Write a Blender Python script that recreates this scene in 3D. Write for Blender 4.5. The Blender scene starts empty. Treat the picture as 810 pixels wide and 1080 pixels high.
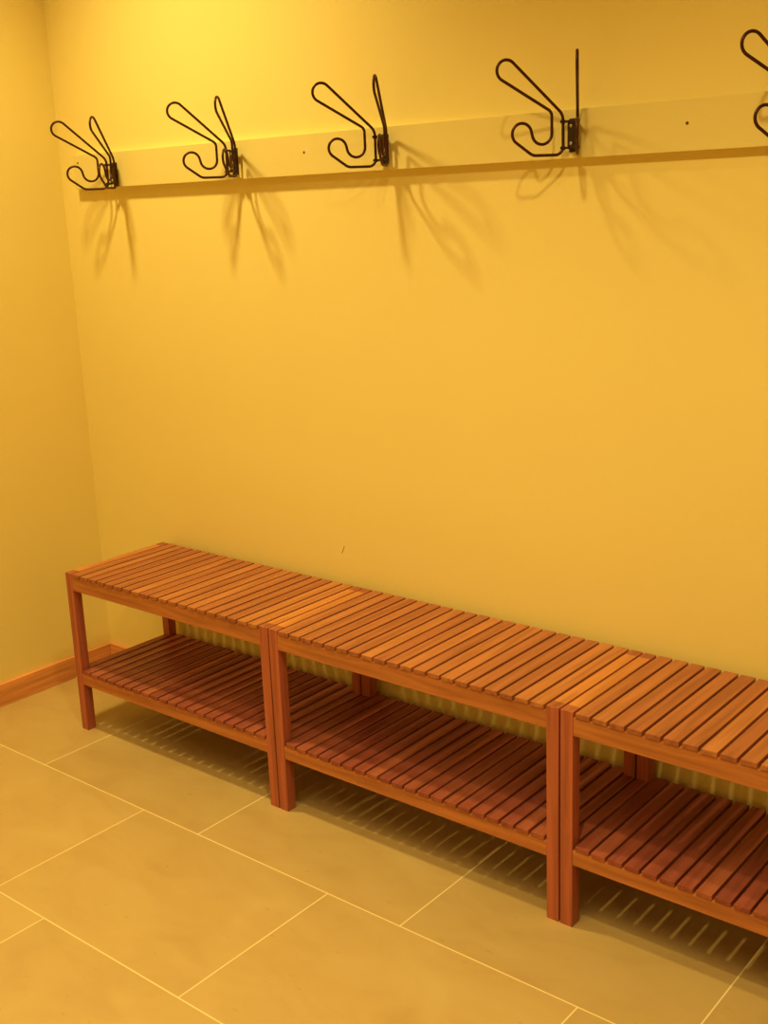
import bpy, bmesh, math, random
from mathutils import Vector, Matrix

random.seed(7)
scene = bpy.context.scene
COL = scene.collection
R = math.radians

# ---------------------------------------------------------------- measures (metres)
XW = -0.329                     # left wall plane
CEIL = 3.1
XE, YS = 4.2, -3.7              # right wall, wall behind the viewer
BL, BGAP, BD, BH = 0.7532, 0.0039, 0.334, 0.45   # bench length, gap between benches, depth, height
LEG = 0.0264
BACK = -0.025                   # rear face of the benches
SHELF = 0.1765
Z_BOARD0, Z_BOARD1, T_BOARD = 1.4325, 1.5235, 0.018

# ---------------------------------------------------------------- material helpers
def new_mat(name, rough=0.6, metallic=0.0, spec=0.5):
    m = bpy.data.materials.new(name); m.use_nodes = True
    nt = m.node_tree
    b = nt.nodes['Principled BSDF']
    b.inputs['Roughness'].default_value = rough
    b.inputs['Metallic'].default_value = metallic
    b.inputs['Specular IOR Level'].default_value = spec
    return m, nt, b

def node(nt, kind, **kw):
    n = nt.nodes.new(kind)
    for k, v in kw.items(): setattr(n, k, v)
    return n

def ramp(nt, stops):
    r = node(nt, 'ShaderNodeValToRGB')
    el = r.color_ramp.elements
    while len(el) < len(stops): el.new(0.5)
    for e, (p, c) in zip(el, stops):
        e.position = p; e.color = (*c, 1)
    return r

def mix(nt, mode, fac, a, b):
    m = node(nt, 'ShaderNodeMix', data_type='RGBA', blend_type=mode)
    for sock, v in ((m.inputs[0], fac), (m.inputs[6], a), (m.inputs[7], b)):
        if hasattr(v, 'is_linked') or hasattr(v, 'links'): nt.links.new(v, sock)
        elif isinstance(v, (int, float)): sock.default_value = v
        else: sock.default_value = (*v, 1)
    return m.outputs[2]

def coords(nt, scale=(1, 1, 1), island=False):
    tc = node(nt, 'ShaderNodeTexCoord')
    mp = node(nt, 'ShaderNodeMapping'); mp.inputs['Scale'].default_value = scale
    src = tc.outputs['Object']
    if island:
        g = node(nt, 'ShaderNodeNewGeometry')
        mul = node(nt, 'ShaderNodeMath', operation='MULTIPLY'); mul.inputs[1].default_value = 37.0
        nt.links.new(g.outputs['Random Per Island'], mul.inputs[0])
        add = node(nt, 'ShaderNodeVectorMath', operation='ADD')
        nt.links.new(src, add.inputs[0]); nt.links.new(mul.outputs[0], add.inputs[1])
        src = add.outputs[0]
    nt.links.new(src, mp.inputs['Vector'])
    return mp.outputs['Vector']

def paint(name, c, c2, rough=0.6, bump=0.04):
    m, nt, b = new_mat(name, rough, spec=0.3)
    v = coords(nt)
    n = node(nt, 'ShaderNodeTexNoise'); n.inputs['Scale'].default_value = 1.7; n.inputs['Detail'].default_value = 4
    nt.links.new(v, n.inputs['Vector'])
    r = ramp(nt, [(0.3, c), (0.7, c2)])
    nt.links.new(n.outputs['Fac'], r.inputs['Fac']); nt.links.new(r.outputs['Color'], b.inputs['Base Color'])
    n2 = node(nt, 'ShaderNodeTexNoise'); n2.inputs['Scale'].default_value = 160; n2.inputs['Detail'].default_value = 3
    nt.links.new(v, n2.inputs['Vector'])
    bp = node(nt, 'ShaderNodeBump'); bp.inputs['Strength'].default_value = bump; bp.inputs['Distance'].default_value = 0.002
    nt.links.new(n2.outputs['Fac'], bp.inputs['Height']); nt.links.new(bp.outputs['Normal'], b.inputs['Normal'])
    return m

def wood(name, axis, dark, mid, light, island=True, rough=0.42):
    m, nt, b = new_mat(name, rough, spec=0.35)
    sc = [70, 70, 70]; sc[axis] = 4.0
    v = coords(nt, tuple(sc), island)
    n = node(nt, 'ShaderNodeTexNoise'); n.inputs['Scale'].default_value = 1.0
    n.inputs['Detail'].default_value = 5; n.inputs['Distortion'].default_value = 0.6
    nt.links.new(v, n.inputs['Vector'])
    g = node(nt, 'ShaderNodeNewGeometry')
    r = ramp(nt, [(0.0, dark), (0.35, mid), (0.6, mid), (0.8, light), (1.0, light)])
    nt.links.new(g.outputs['Random Per Island'], r.inputs['Fac'])
    gr = ramp(nt, [(0.3, (0.72, 0.66, 0.62)), (0.62, (1.08, 1.08, 1.08))])
    nt.links.new(n.outputs['Fac'], gr.inputs['Fac'])
    col = mix(nt, 'MULTIPLY', 1.0, r.outputs['Color'], gr.outputs['Color'])
    nt.links.new(col, b.inputs['Base Color'])
    bp = node(nt, 'ShaderNodeBump'); bp.inputs['Strength'].default_value = 0.15; bp.inputs['Distance'].default_value = 0.0008
    nt.links.new(n.outputs['Fac'], bp.inputs['Height']); nt.links.new(bp.outputs['Normal'], b.inputs['Normal'])
    return m

M_WALL = paint('yellow_wall_paint', (0.855, 0.72, 0.285), (0.88, 0.745, 0.295))
M_BOARD = paint('painted_board', (0.79, 0.675, 0.275), (0.82, 0.70, 0.285), rough=0.5)
M_CEIL = paint('ceiling_paint', (0.80, 0.72, 0.50), (0.82, 0.74, 0.52))
DK, MD, LT = (0.33, 0.112, 0.050), (0.385, 0.140, 0.060), (0.45, 0.180, 0.068)
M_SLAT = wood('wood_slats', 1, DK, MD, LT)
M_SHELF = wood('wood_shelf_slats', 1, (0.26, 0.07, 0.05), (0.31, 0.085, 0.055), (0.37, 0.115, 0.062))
M_RAIL = wood('wood_rail', 0, (0.46, 0.18, 0.06), (0.50, 0.195, 0.065), (0.54, 0.21, 0.07))
M_END = wood('wood_end_rail', 1, (0.51, 0.205, 0.065), (0.54, 0.22, 0.07), (0.57, 0.235, 0.075))
M_LEG = wood('wood_leg', 2, (0.42, 0.125, 0.072), (0.45, 0.135, 0.076), (0.49, 0.15, 0.08))
M_TOP = wood('wood_leg_end_grain', 1, (0.30, 0.10, 0.042), (0.33, 0.112, 0.046), (0.36, 0.125, 0.05), rough=0.6)
M_BASE = wood('wood_baseboard', 0, (0.74, 0.345, 0.125), (0.76, 0.355, 0.13), (0.78, 0.365, 0.135), island=False)
M_BASE_L = wood('wood_baseboard_left', 1, (0.74, 0.345, 0.125), (0.76, 0.355, 0.13), (0.78, 0.365, 0.135), island=False)

def metal(name, c, rough, metallic=0.7):
    m, nt, b = new_mat(name, rough, metallic)
    n = node(nt, 'ShaderNodeTexNoise'); n.inputs['Scale'].default_value = 90
    nt.links.new(coords(nt), n.inputs['Vector'])
    r = ramp(nt, [(0.3, tuple(x * 0.8 for x in c)), (0.7, tuple(x * 1.25 for x in c))])
    nt.links.new(n.outputs['Fac'], r.inputs['Fac']); nt.links.new(r.outputs['Color'], b.inputs['Base Color'])
    return m
M_WIRE = metal('bronze_wire', (0.075, 0.022, 0.012), 0.38, 0.55)
M_BRACKET = metal('dark_bracket_metal', (0.07, 0.045, 0.03), 0.42, 0.6)
M_SCREW = metal('screw_metal', (0.62, 0.52, 0.38), 0.3, 0.9)
M_HOLE = metal('rusty_screw', (0.16, 0.07, 0.02), 0.6, 0.2)
M_SCUFF = paint('scuff_paint', (0.46, 0.30, 0.07), (0.5, 0.33, 0.08))

def tile_mat():
    m, nt, b = new_mat('beige_floor_tile', 0.42, spec=0.4)
    v = coords(nt, (1, 1, 1), True)
    mp = node(nt, 'ShaderNodeMapping'); mp.inputs['Scale'].default_value = (5, 9, 1); nt.links.new(v, mp.inputs['Vector'])
    n = node(nt, 'ShaderNodeTexNoise'); n.inputs['Scale'].default_value = 1.0; n.inputs['Detail'].default_value = 7; n.inputs['Distortion'].default_value = 0.8
    nt.links.new(mp.outputs['Vector'], n.inputs['Vector'])
    r = ramp(nt, [(0.25, (0.475, 0.325, 0.125)), (0.5, (0.52, 0.368, 0.148)), (0.78, (0.55, 0.405, 0.168))])
    nt.links.new(n.outputs['Fac'], r.inputs['Fac'])
    # small darker flecks in the stone
    n2 = node(nt, 'ShaderNodeTexNoise'); n2.inputs['Scale'].default_value = 1.0; n2.inputs['Detail'].default_value = 2
    mp2 = node(nt, 'ShaderNodeMapping'); mp2.inputs['Scale'].default_value = (28, 70, 1); nt.links.new(v, mp2.inputs['Vector'])
    nt.links.new(mp2.outputs['Vector'], n2.inputs['Vector'])
    r2 = ramp(nt, [(0.70, (1, 1, 1)), (0.80, (0.86, 0.82, 0.74))])
    nt.links.new(n2.outputs['Fac'], r2.inputs['Fac'])
    g = node(nt, 'ShaderNodeNewGeometry')
    r3 = ramp(nt, [(0.0, (0.95, 0.95, 0.95)), (1.0, (1.03, 1.03, 1.03))])
    nt.links.new(g.outputs['Random Per Island'], r3.inputs['Fac'])
    c = mix(nt, 'MULTIPLY', 1.0, r.outputs['Color'], r2.outputs['Color'])
    c = mix(nt, 'MULTIPLY', 1.0, c, r3.outputs['Color'])
    nt.links.new(c, b.inputs['Base Color'])
    return m
M_TILE = tile_mat()
M_GROUT = paint('pale_grout', (0.76, 0.61, 0.31), (0.84, 0.69, 0.37), rough=0.8)

# ---------------------------------------------------------------- mesh helpers
def add_box(bm, x0, x1, y0, y1, z0, z1, bevel=0.0, mi=0):
    t = bmesh.new()
    bmesh.ops.create_cube(t, size=1.0)
    for v in t.verts:
        v.co = Vector((x0 + (v.co.x + .5) * (x1 - x0), y0 + (v.co.y + .5) * (y1 - y0), z0 + (v.co.z + .5) * (z1 - z0)))
    if bevel:
        bmesh.ops.bevel(t, geom=t.edges[:], offset=bevel, segments=2, profile=0.6, affect='EDGES')
    for f in t.faces: f.material_index = mi
    me = bpy.data.meshes.new('tmp'); t.to_mesh(me); t.free()
    bm.from_mesh(me); bpy.data.meshes.remove(me)

def add_dome(bm, c, r, h, axis_y=True, seg=14):
    """shallow round screw head facing -y"""
    rings = []
    for k in range(4):
        a = k / 3 * math.pi / 2
        rr = r * math.cos(a); d = h * math.sin(a)
        if k == 3: rings.append([bm.verts.new((c[0], c[1] - h, c[2]))]); continue
        rings.append([bm.verts.new((c[0] + rr * math.cos(t * 2 * math.pi / seg), c[1] - d, c[2] + rr * math.sin(t * 2 * math.pi / seg))) for t in range(seg)])
    for a, b in zip(rings, rings[1:]):
        for i in range(seg):
            j = (i + 1) % seg
            if len(b) == 1: bm.faces.new((a[i], a[j], b[0]))
            else: bm.faces.new((a[i], a[j], b[j], b[i]))
    bm.faces.new(rings[0][::-1])

def sweep(bm, pts, r, closed=False, seg=12):
    n = len(pts); rings = []
    up = None
    for i, p in enumerate(pts):
        a = pts[(i - 1) % n] if (closed or i > 0) else p
        b = pts[(i + 1) % n] if (closed or i < n - 1) else p
        t = (b - a).normalized()
        if up is None: up = t.orthogonal().normalized()
        up = (up - t * up.dot(t)).normalized()
        s = t.cross(up)
        rings.append([bm.verts.new(p + (up * math.cos(k * 2 * math.pi / seg) + s * math.sin(k * 2 * math.pi / seg)) * r) for k in range(seg)])
    m = n if closed else n - 1
    off = 0
    if closed:      # planar loop: find the twist that closes the seam best
        off = min(range(seg), key=lambda o: (rings[-1][0].co - rings[0][o].co).length)
    for i in range(m):
        a, b = rings[i], rings[(i + 1) % n]
        o = off if (closed and i == n - 1) else 0
        for k in range(seg):
            bm.faces.new((a[k], a[(k + 1) % seg], b[(k + 1 + o) % seg], b[(k + o) % seg]))
    if not closed:
        bm.faces.new(rings[0][::-1]); bm.faces.new(rings[-1])

def finish(name, bm, mats, parent=None, smooth=False):
    bmesh.ops.recalc_face_normals(bm, faces=bm.faces[:])
    me = bpy.data.meshes.new(name); bm.to_mesh(me); bm.free()
    for m in (mats if isinstance(mats, (list, tuple)) else [mats]): me.materials.append(m)
    if smooth:
        for p in me.polygons: p.use_smooth = True
    o = bpy.data.objects.new(name, me); COL.objects.link(o)
    if parent: o.parent = parent
    return o

def thing(name, label, cat, loc, group=None):
    o = bpy.data.objects.new(name, None); COL.objects.link(o)
    o.location = loc; o.empty_display_size = 0.05
    o['label'] = label; o['category'] = cat
    if group: o['group'] = group
    return o

def struct(name, bm, m, label, cat):
    o = finish(name, bm, m)
    o['kind'] = 'structure'; o['label'] = label; o['category'] = cat
    return o

def dup(root, loc, label):
    r = root.copy(); COL.objects.link(r); r.location = loc; r['label'] = label
    for ch in list(root.children):
        c = ch.copy(); COL.objects.link(c); c.parent = r
        for g in list(ch.children):
            d = g.copy(); COL.objects.link(d); d.parent = c
    return r

# ---------------------------------------------------------------- the room
bm = bmesh.new(); add_box(bm, XW - .12, XE + .12, 0, .12, -.05, CEIL)
wall_back = struct('wall_back', bm, M_WALL, 'long yellow painted wall behind the benches and hooks', 'wall')
bm = bmesh.new(); add_box(bm, XW - .12, XW, YS, 0, -.05, CEIL)
struct('wall_left', bm, M_WALL, 'yellow painted side wall at the left edge', 'wall')
bm = bmesh.new(); add_box(bm, XE, XE + .12, YS, 0, -.05, CEIL)
struct('wall_right', bm, M_WALL, 'yellow painted wall to the right, outside the frame', 'wall')
bm = bmesh.new(); add_box(bm, XW - .12, XE + .12, YS - .12, YS, -.05, CEIL)
struct('wall_front', bm, M_WALL, 'yellow painted wall behind the viewer', 'wall')
bm = bmesh.new(); add_box(bm, XW - .12, XE + .12, YS - .12, .12, CEIL, CEIL + .1)
struct('ceiling', bm, M_CEIL, 'pale plain ceiling above the room', 'ceiling')

# floor: running-bond rectangular tiles, grout strips level with them
bm = bmesh.new()
TW, TX0, GR = 0.5844, 0.1004, 0.0028
rows = [(-0.1506, 0.0, 0)]
y1, y2 = -0.5518, -0.9530
edges = [0.25, -0.1506, y1, y2]
while edges[-1] > YS: edges.append(edges[-1] - 0.4012)
def quad(x0, x1, ya, yb, mi, z=0.0):
    x0, x1 = max(x0, XW), min(x1, XE); ya, yb = max(ya, YS), min(yb, 0.0)
    if x1 - x0 < 1e-4 or yb - ya < 1e-4: return
    f = bm.faces.new([bm.verts.new(c) for c in ((x0, ya, z), (x1, ya, z), (x1, yb, z), (x0, yb, z))])
    f.material_index = mi
for i in range(len(edges) - 1):
    yt, yb_ = edges[i], edges[i + 1]
    if i == 1: off = 0.0
    elif i == 2: off = 0.3958
    else: off = [0.3958, 0, 0.3958, -0.0105][i % 4] if i < 4 else (0.3958 if i % 2 == 0 else 0.0)
    k = -3
    while TX0 + off + k * TW < XE:
        xa = TX0 + off + k * TW
        quad(xa + GR / 2, xa + TW - GR / 2, yb_ + GR / 2, yt - GR / 2, 0)
        quad(xa - GR / 2, xa + GR / 2, yb_ + GR / 2, yt - GR / 2, 1)
        k += 1
    quad(XW, XE, yb_ - GR / 2, yb_ + GR / 2, 1)
fl = finish('floor', bm, [M_TILE, M_GROUT])
fl['kind'] = 'structure'; fl['label'] = 'beige stone-look tile floor with pale grout lines'; fl['category'] = 'floor'
for p in fl.data.polygons:
    if p.normal.z < 0: p.flip()

bm = bmesh.new(); add_box(bm, XW, XE, -.014, 0, 0, .0668, .0015)
struct('baseboard_back', bm, M_BASE, 'low wooden baseboard along the back wall, behind the benches', 'baseboard')
bm = bmesh.new(); add_box(bm, XW, XW + .014, YS, -.0142, 0, .0668, .0015)
struct('baseboard_left', bm, M_BASE_L, 'low wooden baseboard along the left wall', 'baseboard')

# a small scuff in the paint above the first pair of benches
bm = bmesh.new()
sweep(bm, [Vector((0.6665, -.0003, .519)), Vector((0.670, -.0004, .524)), Vector((0.6745, -.0004, .533)), Vector((0.6765, -.0003, .539))], 0.0008, seg=6)
finish('scuff_mark', bm, M_SCUFF, wall_back)

# ---------------------------------------------------------------- slatted benches
def make_bench(label, mat_seed=0):
    t = thing('slatted_bench', label, 'bench', (0, BACK - BD, 0), 'wooden slatted benches standing end to end along the wall')
    D, L, H = BD, BL, BH
    ST = 0.010                         # slat thickness
    def legs():
        for x in (0, L - LEG):
            for y in (0, D - LEG):
                b = bmesh.new(); add_box(b, x, x + LEG, y, y + LEG, 0, H, .0012)
                for f in b.faces:
                    if f.calc_center_median().z > H - 1e-5: f.material_index = 1
                finish('leg', b, [M_LEG, M_TOP], t)
    legs()
    def rail(name, x0, x1, y0, y1, z0, z1, m):
        b = bmesh.new(); add_box(b, x0, x1, y0, y1, z0, z1, .0010); return finish(name, b, m, t)
    RT = 0.019
    e = .0002
    for z1, a in ((H, .0472), (SHELF, .0416)):
        nm = 'top_rail' if z1 == H else 'shelf_rail'
        rail(nm, LEG + e, L - LEG - e, .0006, RT, z1 - a, z1 - ST - e, M_RAIL)
        rail(nm, LEG + e, L - LEG - e, D - RT, D - .0006, z1 - a, z1 - ST - e, M_RAIL)
        en = 'top_end_rail' if z1 == H else 'shelf_end_rail'
        for x in (0, L - LEG):
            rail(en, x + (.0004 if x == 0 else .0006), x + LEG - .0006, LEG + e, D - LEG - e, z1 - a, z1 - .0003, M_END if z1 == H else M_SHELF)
    N = 20
    def slats(name, z1, m, seed):
        rnd = random.Random(seed)
        b = bmesh.new()
        span = L - 2 * LEG; g = 0.0058; w = (span - g * (N + 1)) / N
        for i in range(N):
            x = LEG + g + i * (w + g)
            j = rnd.uniform(-.0007, .0007); dx = rnd.uniform(-.0004, .0004)
            add_box(b, x + dx, x + w + dx, -.0012 + j, D + .0008 + j, z1 - ST, z1 + rnd.uniform(-.0003, .0003), .0011)
        return finish(name, b, m, t)
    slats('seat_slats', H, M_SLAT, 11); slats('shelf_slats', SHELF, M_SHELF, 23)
    return t
bench = make_bench('reddish wooden slatted bench with lower shelf, the one nearest the corner and left wall')
dup(bench, (BL + BGAP, BACK - BD, 0), 'reddish wooden slatted bench with lower shelf, the middle one between two other benches')
dup(bench, (2 * (BL + BGAP), BACK - BD, 0), 'reddish wooden slatted bench with lower shelf, cut off by the right edge of the picture')

# ---------------------------------------------------------------- hook board
rb = thing('hook_board', 'long pale yellow painted board fixed to the wall, carrying the row of coat hooks', 'board', (0, 0, Z_BOARD0))
bm = bmesh.new(); add_box(bm, -.2457, 2.95, -T_BOARD, 0, 0, Z_BOARD1 - Z_BOARD0, .0012)
finish('board', bm, M_BOARD, rb)
for x, z in ((-.2255, 1.502), (.627, 1.483), (1.572, 1.481), (2.51, 1.481)):
    bm = bmesh.new(); add_dome(bm, (x, -T_BOARD, z - Z_BOARD0), .0032, .0009)
    finish('board_screw', bm, M_HOLE, rb, True)

# ---------------------------------------------------------------- wire coat hooks
SC = 0.985
def arc(cx, cz, r, a0, a1, n):
    return [(cx + r * math.cos(R(a0 + (a1 - a0) * i / n)), cz + r * math.sin(R(a0 + (a1 - a0) * i / n))) for i in range(n + 1)]
def seg(p, q, n):
    return [(p[0] + (q[0] - p[0]) * i / n, p[1] + (q[1] - p[1]) * i / n) for i in range(1, n)]
parts = [arc(.026, 1.4870, .026, 180, 133, 8), arc(.116, 1.5795, .0195, 133, -60, 18), arc(.0375, 1.4953, .014, 120, 180, 8),
         arc(.0440, 1.4640, .0205, 180, 350, 16), arc(.0855, 1.4635, .0200, 170, -58, 20), arc(.0560, 1.4460, .023, -58, -90, 5),
         arc(.016, 1.439, .016, 270, 180, 8)]
path = []
for i, a in enumerate(parts):
    path += a
    nx = parts[(i + 1) % len(parts)][0]
    d = math.hypot(nx[0] - a[-1][0], nx[1] - a[-1][1])
    if d > .01: path += seg(a[-1], nx, max(2, int(d / .008)))
Z0 = 1.5
HY = -.014                                          # hinge line in front of the board
def wire(name, sgn, deg, parent):
    bm = bmesh.new(); t = R(deg)
    pts = [Vector((sgn * .016 + math.sin(t) * s * SC, HY - math.cos(t) * s * SC, (z - Z0) * SC)) for s, z in path]
    sweep(bm, pts, .0029, closed=True)
    return finish(name, bm, M_WIRE, parent, True)
def make_hook(label):
    t = thing('coat_hook', label, 'coat hook', (0, -T_BOARD, 0), 'dark wire coat hooks on the board')
    wire('wire_loop', -1, -36, t); wire('wire_loop', 1, 29.5, t)
    bm = bmesh.new()
    # folded plate: back flange, raised middle channel, and four tabs rolled round the hinge wires
    add_box(bm, -.0095, .0095, -.0022, .0012, -.0715, -.0095, .0006)
    add_box(bm, -.0075, .0075, -.0125, -.0012, -.0640, -.0150, .0012)
    for z in (-.0635, -.0150):
        for s in (-1, 1):
            xa, xb = sorted((s * .004, s * .0165))
            add_box(bm, xa, xb, HY - .0022, HY + .0050, z - .0022, z + .0022, .0006)
            sweep(bm, [Vector((s * .016, HY, z - .0034)), Vector((s * .016, HY, z + .0034))], .0044, seg=14)
            sweep(bm, [Vector((s * .016, HY - .002, z)), Vector((s * .0165, HY - .0072, z))], .0022, seg=8)
    finish('bracket', bm, M_BRACKET, t)
    for z in (-.0235, -.0555):
        bm = bmesh.new(); add_dome(bm, (0, -.0124, z), .0036, .0016)
        finish('screw', bm, M_SCREW, t, True)
    return t
hx = [-.0655, .399, .869, 1.339, 1.815]
hz = [.0050, .0150, .0170, .0155, .0115]
LAB = ['dark wire double coat hook at the left end of the board, closest to the corner',
       'dark wire double coat hook, second from the corner, above the far end of the benches',
       'dark wire double coat hook, third of five from the corner',
       'dark wire double coat hook with one loop seen edge-on as a straight upright line',
       'dark wire coat hook cut off by the right edge of the picture']
h0 = make_hook(LAB[0])
for i in range(5):
    loc = (hx[i], -T_BOARD, Z0 + hz[i])
    if i == 0: h0.location = loc
    else: dup(h0, loc, LAB[i])

# ---------------------------------------------------------------- lights
def spot(name, loc, power, size, radius, target=None, color=(1, .80, .32), blend=.8):
    d = bpy.data.lights.new(name, 'SPOT'); d.energy = power; d.spot_size = R(size); d.spot_blend = blend
    d.shadow_soft_size = radius; d.color = color
    o = bpy.data.objects.new(name, d); COL.objects.link(o); o.location = loc
    tgt = Vector(target or (loc[0], loc[1], 0)) - Vector(loc)
    o.rotation_euler = tgt.to_track_quat('-Z', 'Y').to_euler()
    return o
spot('downlight', (.219, -.70, 2.74), 138, 106, .068, (.40, -.5, 0), blend=1.0)
spot('downlight', (1.85, -1.17, 2.45), 62, 122, .036, (1.85, -.9, 0), blend=.85)
d = bpy.data.lights.new('ceiling_fill', 'AREA'); d.shape = 'RECTANGLE'; d.size = 2.6; d.size_y = 1.6; d.energy = 37; d.spread = R(115); d.color = (1, .80, .36)  # added fill below the ceiling, evens out the brightness; no real fixture
o = bpy.data.objects.new('ceiling_fill', d); COL.objects.link(o); o.location = (1.9, -2.3, 3.05)

w = bpy.data.worlds.new('World'); scene.world = w; w.use_nodes = True
w.node_tree.nodes['Background'].inputs[0].default_value = (1, .75, .35, 1)
w.node_tree.nodes['Background'].inputs[1].default_value = 0.05

# ---------------------------------------------------------------- camera
cam = bpy.data.cameras.new('camera'); co = bpy.data.objects.new('camera', cam); COL.objects.link(co)
ya, pi_, ro = R(39.8708), R(-14.8662), R(-2.2536)
fw = Vector((-math.sin(ya) * math.cos(pi_), math.cos(ya) * math.cos(pi_), math.sin(pi_)))
r = Vector((math.cos(ya), math.sin(ya), 0)); u = r.cross(fw)
r2 = r * math.cos(ro) + u * math.sin(ro); u2 = -r * math.sin(ro) + u * math.cos(ro)
m = Matrix((r2, u2, -fw)).transposed().to_4x4(); m.translation = Vector((2.5373, -2.068, 1.3607))
co.matrix_world = m
cam.sensor_fit = 'VERTICAL'; cam.sensor_height = 36; cam.lens = 36 * 1222.31 / 1080
cam.clip_start = .02
scene.camera = co
scene.view_settings.view_transform = 'Standard'
scene.view_settings.look = 'None'
scene.view_settings.exposure = 0.03
scene.view_settings.gamma = 0.94
scene.cycles.max_bounces = 8; scene.cycles.diffuse_bounces = 5
